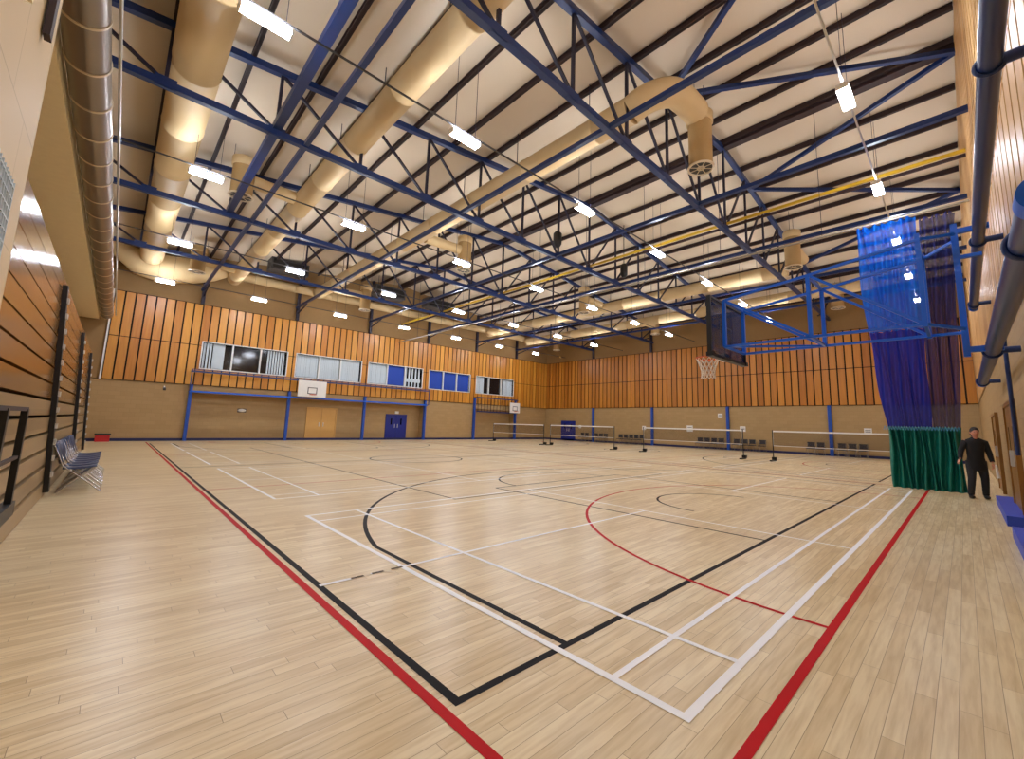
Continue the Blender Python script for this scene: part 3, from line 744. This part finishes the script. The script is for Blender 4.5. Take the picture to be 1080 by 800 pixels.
for (x, w, l) in ((12.5,2.4,'dark box above the second duct end by the window wall'),(17.0,2.6,'dark box hung near the window wall left of the ridge'),(5.6,2.2,'dark box hung by the far end of the second duct')):  # plain dark boxes hung by the window wall
    t = thing('dark_box_unit', l, 'air conditioner', (x, 28.6, 10.9)); MB().box(-w/2,w/2,-.5,.5,0,.75).build('casing', M['grey'], t)
    MB().box(-w/2+.1,w/2-.1,-.52,-.5,.1,.65).build('front_plate', M['black'], t)
    MB().bar((-w/3,0,.75),(-w/3,0,roof(x-w/3)-10.9),.03).bar((w/3,0,.75),(w/3,0,roof(x+w/3)-10.9),.03).build('hanger', M['web'], t)

# ---------------------------------------------------------------- badminton nets
NETS = [(22.5,-1.2,4.9,'badminton net nearest the curtain on the far court'),(22.5,6.35,12.35,'second badminton net counted from the curtain'),
        (22.4,14.5,20.35,'third badminton net counted from the curtain'),(22.3,20.95,27.1,'badminton net nearest the window wall')]
for (x, y0, y1, l) in NETS:
    t = thing('badminton_net', l, 'net', (x, (y0+y1)/2, 0), 0, 'badminton nets on the far court'); h = (y1-y0)/2
    for s_ in (-1, 1):
        p = MB().tube([(0,s_*h,0),(0,s_*h,1.56)],.025,8).build('post', M['black'], t)
        MB().box(-.45,.25,s_*h-.06,s_*h+.06,0,.06).box(.05,.25,s_*h-.1,s_*h+.1,.06,.2).build('base', M['black'], p)
    MB().bar((0,-h,1.5),(0,h,1.5),.02,.07).build('top_tape', M['white'], t)
    MB().box(-.002,.002,-h,h,.78,1.47).build('mesh', M['net_dark'], t)
    MB().box(-.006,.006,-h,-h+.03,.78,1.47).box(-.006,.006,h-.03,h,.78,1.47).box(-.006,.006,-h,h,.76,.785).build('side_tape', M['white'], t)

# ---------------------------------------------------------------- chairs along the end wall
def dark_chair():
    t = empty('stacking_chair')
    MB().box(-.2,.22,-.22,.22,.42,.47).build('seat', M['seat_dark'], t)
    MB().box(.2,.25,-.22,.22,.55,.86).build('backrest', M['seat_dark'], t)
    for sy in (-.2,.2):
        MB().tube([(-.2,sy,.44),(-.23,sy,.0)],.014,8).build('leg', M['chrome'], t)
        MB().tube([(.2,sy,.8),(.22,sy,.44),(.26,sy,.0)],.014,8).build('leg', M['chrome'], t)
    return t
ch = dark_chair(); first = True
groups = [('left group by the blue door', [24.9,24.35,23.2,22.65,22.1]), ('second group by the second pilaster', [20.4,19.85,19.3,18.75,18.2]),
          ('long group behind the middle net', [12.9,12.35,11.8,11.25,10.1,9.55,9.0,8.3]), ('group nearest the curtain', [5.3,4.75,3.6,3.05,2.5])]
for g, ys in groups:
    for k_, y in enumerate(ys):
        o = ch if first else copy_tree(ch); first = False
        o.location = (31.75, y, 0)
        tag(o, 'dark chair against the end wall, %s, %s from left' % (g, ORD[k_]), 'chair', 'dark chairs lined along the end wall')

# ---------------------------------------------------------------- blue chairs beside the retracted seating
def blue_chair():
    t = empty('folding_chair')
    s = MB(); vs = []; n = 8
    for i in range(n+1):
        q = i/n; x = -.22+.44*q; z = .44+.03*q+.02*math.sin(q*PI*1.0)*-1
        vs += [(x,-.22,z),(x,.22,z),(x,-.22,z+.022),(x,.22,z+.022)]
    fs = []
    for i in range(n):
        a = i*4; c_ = a+4; fs += [(a,a+1,c_+1,c_),(a+2,c_+2,c_+3,a+3),(a,c_,c_+2,a+2),(a+1,a+3,c_+3,c_+1)]
    fs += [(0,2,3,1),(n*4,n*4+1,n*4+3,n*4+2)]
    s.add(vs, fs, True); s.build('seat', M['seat'], t)
    vs = []; 
    for i in range(9):
        y = -.22+.44*i/8; b0 = -.03*math.cos((i/8-.5)*PI)
        for (x, z) in ((-.26,.54),(-.36,.92)): vs += [(x+b0,y,z),(x+b0+.02,y,z)]
    fs = []
    for i in range(8):
        a = i*4; c_ = a+4; fs += [(a,a+2,c_+2,c_),(a+1,c_+1,c_+3,a+3),(a+2,a+3,c_+3,c_+2),(a,c_,c_+1,a+1)]
    fs += [(0,1,3,2),(32,34,35,33)]
    MB().add(vs, fs, True).build('backrest', M['seat'], t)
    for sy in (-.23,.23):
        MB().tube([(-.36,sy,.88),(-.22,sy,.5),(.1,sy,.22),(.32,sy,.01)],.012,8).build('leg', M['chrome'], t)
        MB().tube([(.2,sy*.92,.45),(-.02,sy*.92,.24),(-.26,sy*.92,.01)],.012,8).build('leg', M['chrome'], t)
    MB().bar((.31,-.23,.03),(.31,.23,.03),.016).bar((-.25,-.21,.03),(-.25,.21,.03),.016).build('stretcher', M['chrome'], t)
    return t
bc = blue_chair(); first = True
for k_ in range(8):
    o = bc if first else copy_tree(bc); first = False
    o.location = (-1.82, 9.9+.56*k_, 0); o.rotation_euler = (0,0,random.uniform(-.05,.05))
    tag(o, 'slate blue folding chair with chrome legs beside the retracted seating, %s from the camera' % ORD[k_], 'chair', 'blue chairs lined beside the seating')

# ---------------------------------------------------------------- retracted seating
t = thing('retractable_seating', 'wall of folded timber tiered seating along the left side', 'bleachers', (0,0,0))
def facex(z): return -2.2 - .055*z
tiers = 14; TZ = 3.95; YA, YBn = 3.22, 23.4
for i in range(tiers):
    z0 = TZ*i/tiers+.015; z1 = TZ*(i+1)/tiers-.03
    x = facex((z0+z1)/2)
    MB().box(x-.5, x, YA, YBn, z0, z1).build('tier_front', M['bench_hi'] if i > 5 else M['bench_lo'], t)
MB().box(-3.3, -2.55, YA+.03, YBn-.03, .0, TZ-.05).build('core', M['dark'], t)
for i, y in enumerate((9.3, 15.6, 21.4)):
    s = MB().bar((facex(.1)+.04, y, .1), (facex(3.75)+.04, y, 3.75), .07, .2, up=(0,1,0))
    cb_ = s.build('stair_bracket', M['black'], t)
    for j in range(12): z = .35+.28*j; MB().box(facex(z)+.07, facex(z)+.1, y-.09, y+.07, z, z+.09).build('bracket_bolt', M['alu'], cb_)
t = thing('guard_rail', 'black guard rail on the near end of the folded seating', 'railing', (-2.13, 0, 0))
for y in (3.6, 4.75): MB().bar((0,y,.5),(-.0,y,1.5),.05,.09,up=(0,1,0)).build('rail_post', M['black'], t)
MB().bar((0,3.2,1.5),(0,4.8,1.5),.04).bar((0,3.2,1.02),(0,4.8,1.02),.03).build('handrail', M['purlin'], t)
MB().box(-.05,.03,3.45,4.95,.42,.56).build('base_plate', M['black'], t)

# near pier details (top left)
t = thing('wall_vent', 'brown louvred vent high on the near left pier', 'vent', (-2.195, 1.2, 4.6))
MB().box(0,.05,-.75,.75,-.55,.55).build('vent_frame', M['soffit'], t)
s = MB()
for i in range(14): s.box(.05,.075,-.7,.7,-.5+.075*i,-.465+.075*i)
s.build('louvre_slats', M['purlin'], t)
t = thing('wire_guard', 'pale wire guard panel fixed to the near left pier', 'grille', (-2.195, 2.25, 2.72))
s = MB()
for i in range(12): s.bar((.03,-.45+.07*i,-.35),(.03,-.45+.07*i,.35),.01)
for i in range(9): s.bar((.03,-.45,-.33+.08*i),(.03,.33,-.33+.08*i),.01)
s.build('wires', M['blind_w'], t); MB().box(0,.012,-.47,.36,-.37,.37).build('plate', M['alu'], t)
tag(MB().box(-2.19,-2.15,2.62,2.72,4.3,6.4).build('pier_post', M['purlin']), 'dark upright channel near the top left of the near pier', 'post')

# ---------------------------------------------------------------- person
def skinned(name, verts, edges, radii, m, parent, sub=2, root=0):
    me = bpy.data.meshes.new(name); me.from_pydata(verts, edges, []); me.materials.append(m)
    o = bpy.data.objects.new(name, me); COL.objects.link(o)
    if parent is not None: o.parent = parent
    md = o.modifiers.new('Skin', 'SKIN'); md.use_smooth_shade = True
    for i, r_ in enumerate(radii):
        rr2 = r_ if isinstance(r_, tuple) else (r_, r_); me.skin_vertices[0].data[i].radius = rr2
    me.skin_vertices[0].data[root].use_root = True
    sd = o.modifiers.new('Sub', 'SUBSURF'); sd.levels = sub; sd.render_levels = sub
    return o
# local frame: person faces -x (towards the camera); their right hand is at +y
pr = thing('person', 'person in black coat and dark trousers standing before the green curtain skirt', 'person', (13.75, -2.17, 0), .25)
J = {'pel':(0,0,.9),'spine':(-.02,0,1.1),'chest':(-.05,0,1.3),'neck':(-.08,0,1.45),'skull':(-.11,0,1.54),
     'hipL':(0,-.09,.86),'kneL':(-.03,-.12,.48),'ankL':(.05,-.13,.08),'hipR':(0,.09,.86),'kneR':(-.06,.12,.48),'ankR':(-.04,.16,.08),
     'shL':(-.04,-.17,1.38),'elL':(.0,-.25,1.1),'wrL':(-.08,-.27,.87),'shR':(-.04,.17,1.38),'elR':(-.06,.27,1.13),'wrR':(-.18,.33,.93)}
K = list(J); idx = {k_: i for i, k_ in enumerate(K)}
E_ = [('pel','spine'),('spine','chest'),('chest','neck'),('neck','skull'),('pel','hipL'),('hipL','kneL'),('kneL','ankL'),('pel','hipR'),('hipR','kneR'),('kneR','ankR'),
      ('chest','shL'),('shL','elL'),('elL','wrL'),('chest','shR'),('shR','elR'),('elR','wrR')]
Rd = {'pel':(.12,.1),'spine':(.11,.09),'chest':(.13,.1),'neck':.05,'skull':.055,'hipL':.08,'kneL':.052,'ankL':.035,'hipR':.08,'kneR':.052,'ankR':.035,
      'shL':.05,'elL':.036,'wrL':.024,'shR':.05,'elR':.036,'wrR':.024}
body = skinned('body', [J[k_] for k_ in K], [(idx[a], idx[c_]) for a, c_ in E_], [Rd[k_] for k_ in K], M['skin'], pr)
# head with face
h = MB().ball((-.125,0,1.6),.095,.075,.115,18,14); h.ball((-.215,0,1.585),.02,.012,.022,8,6)
h.ball((-.10,.078,1.59),.018,.012,.03,8,6).ball((-.10,-.078,1.59),.018,.012,.03,8,6); h.tube([(-.1,0,1.42),(-.115,0,1.53)],.048,12)
hd = h.build('head', M['skin'], pr)
MB().ball((-.208,.03,1.61),.01,.012,.007,8,6).ball((-.208,-.03,1.61),.01,.012,.007,8,6).build('eyes', M['black'], hd)
MB().ball((-.212,0,1.547),.008,.022,.006,8,6).build('mouth', M['red'], hd)
hr = MB().ball((-.105,0,1.635),.105,.085,.1,18,12).ball((-.06,0,1.59),.08,.083,.11,14,10); hr.build('hair', M['hair'], pr)
# coat
def loft(mb, rows, n=20):
    vs = []
    for (cx, cy_, cz, rx, ry) in rows:
        for k_ in range(n): t_ = 2*PI*k_/n; vs.append((cx+rx*math.cos(t_), cy_+ry*math.sin(t_), cz))
    fs = [(i*n+k_, i*n+(k_+1)%n, (i+1)*n+(k_+1)%n, (i+1)*n+k_) for i in range(len(rows)-1) for k_ in range(n)]
    return mb.add(vs, fs, True)
cm = loft(MB(), [(0,0,.66,.14,.185),(0,0,.72,.145,.19),(0,0,.86,.14,.178),(-.01,0,1.0,.125,.155),(-.03,0,1.16,.13,.165),(-.045,0,1.3,.135,.185),(-.05,0,1.38,.13,.2),(-.055,0,1.43,.1,.15),(-.07,0,1.465,.07,.075),(-.08,0,1.49,.06,.062)])
for sh, el, wr in ((J['shL'],J['elL'],J['wrL']),(J['shR'],J['elR'],J['wrR'])):
    sh, el, wr = V(sh), V(el), V(wr)
    q = sh*.75+V((-.045,0,1.36))*.25
    cm.tube([q+V((0,0,.0)), sh+V((0,0,-.03)), sh.lerp(el,.5), el, el.lerp(wr,.5), wr.lerp(el,.12)], .06, 14, radii=[.06,.078,.066,.058,.052,.044])
cm.build('coat', M['coat'], pr)
tm = MB()
for hp, kn, an in ((J['hipL'],J['kneL'],(.05,-.13,.09)),(J['hipR'],J['kneR'],(-.04,.16,.09))):
    hp, kn, an = V(hp), V(kn), V(an)
    tm.tube([hp+V((0,0,.05)), hp+V((0,0,-.08)), hp.lerp(kn,.5), kn, kn.lerp(an,.5), an], .1, 16, radii=[.1,.105,.092,.075,.068,.06])
tm.build('trousers', M['trousers'], pr)
for (x, y) in ((.05,-.13),(-.04,.16)):
    MB().ball((x-.05,y,.045),.14,.05,.045,14,8).ball((x+.02,y,.08),.055,.045,.06,10,8).build('shoe', M['black'], pr)
# hands with five fingers
def hand(w, d, side):
    w = V(w); d = V(d).normalized(); hv = [tuple(w), tuple(w+d*.05), tuple(w+d*.085)]; he = [(0,1),(1,2)]; hr_ = [.022,.034,.03]
    o = skinned('hand', hv, he, hr_, M['skin'], pr, 1)
    ac = V((1,0,0))
    for i in range(4):
        b0 = w+d*.085+ac*(-.03+.02*i); L_ = [.06,.075,.08,.065][i]
        p1 = b0+d*L_*.5; p2 = p1+(d*.7+V((0,-side*.6,0))).normalized()*L_*.5
        MB().tube([b0-d*.02,p1,p2],.009,8,radii=[.01,.009,.007]).build('finger', M['skin'], o)
    b0 = w+d*.04-ac*.03; MB().tube([b0,b0+d*.03-ac*.025,b0+d*.06-ac*.03],.01,8,radii=[.012,.011,.008]).build('thumb', M['skin'], o)
hand((-.08,-.27,.87),(-.05,0,-1),-1); hand((-.18,.33,.93),(-.5,.45,-.6),1)
t = tag(MB().tube([(13.72,-2.5,.84),(13.7,-2.52,.52)],.03,10,radii=[.02,.035]).build('rolled_paper', M['white']), 'white rolled paper held low beside the person in black', 'paper')

# ---------------------------------------------------------------- light and camera
w = bpy.data.worlds.new('World'); bpy.context.scene.world = w; w.use_nodes = True
w.node_tree.nodes['Background'].inputs[0].default_value = (.9,.8,.65,1); w.node_tree.nodes['Background'].inputs[1].default_value = .3
cam = bpy.data.cameras.new('Camera'); co = bpy.data.objects.new('Camera', cam); COL.objects.link(co)
yaw, pitch, roll = math.radians(45.3928229), math.radians(7.73793956), math.radians(1.58414)
cy, sy, cp, sp = math.cos(yaw), math.sin(yaw), math.cos(pitch), math.sin(pitch)
f = V((cp*cy, cp*sy, sp)); r0 = V((sy, -cy, 0)); u0 = r0.cross(f)
r1 = r0*math.cos(roll) + u0*math.sin(roll); u1 = -r0*math.sin(roll) + u0*math.cos(roll)
R = Matrix((r1, u1, -f)).transposed().to_4x4(); R.translation = V((-1.48033, -2.02709, 1.48031))
co.matrix_world = R
cam.sensor_fit = 'HORIZONTAL'; cam.sensor_width = 36; cam.lens = 444.857*36/1080
cam.shift_x = (540-564.612)/1080; cam.shift_y = (387.583-400)/1080; cam.clip_start = .02; cam.clip_end = 200
sc = bpy.context.scene; sc.camera = co
sc.view_settings.view_transform = 'Standard'; sc.view_settings.look = 'None'; sc.view_settings.gamma = 1; sc.view_settings.use_curve_mapping = False
sc.view_settings.exposure = 0.0
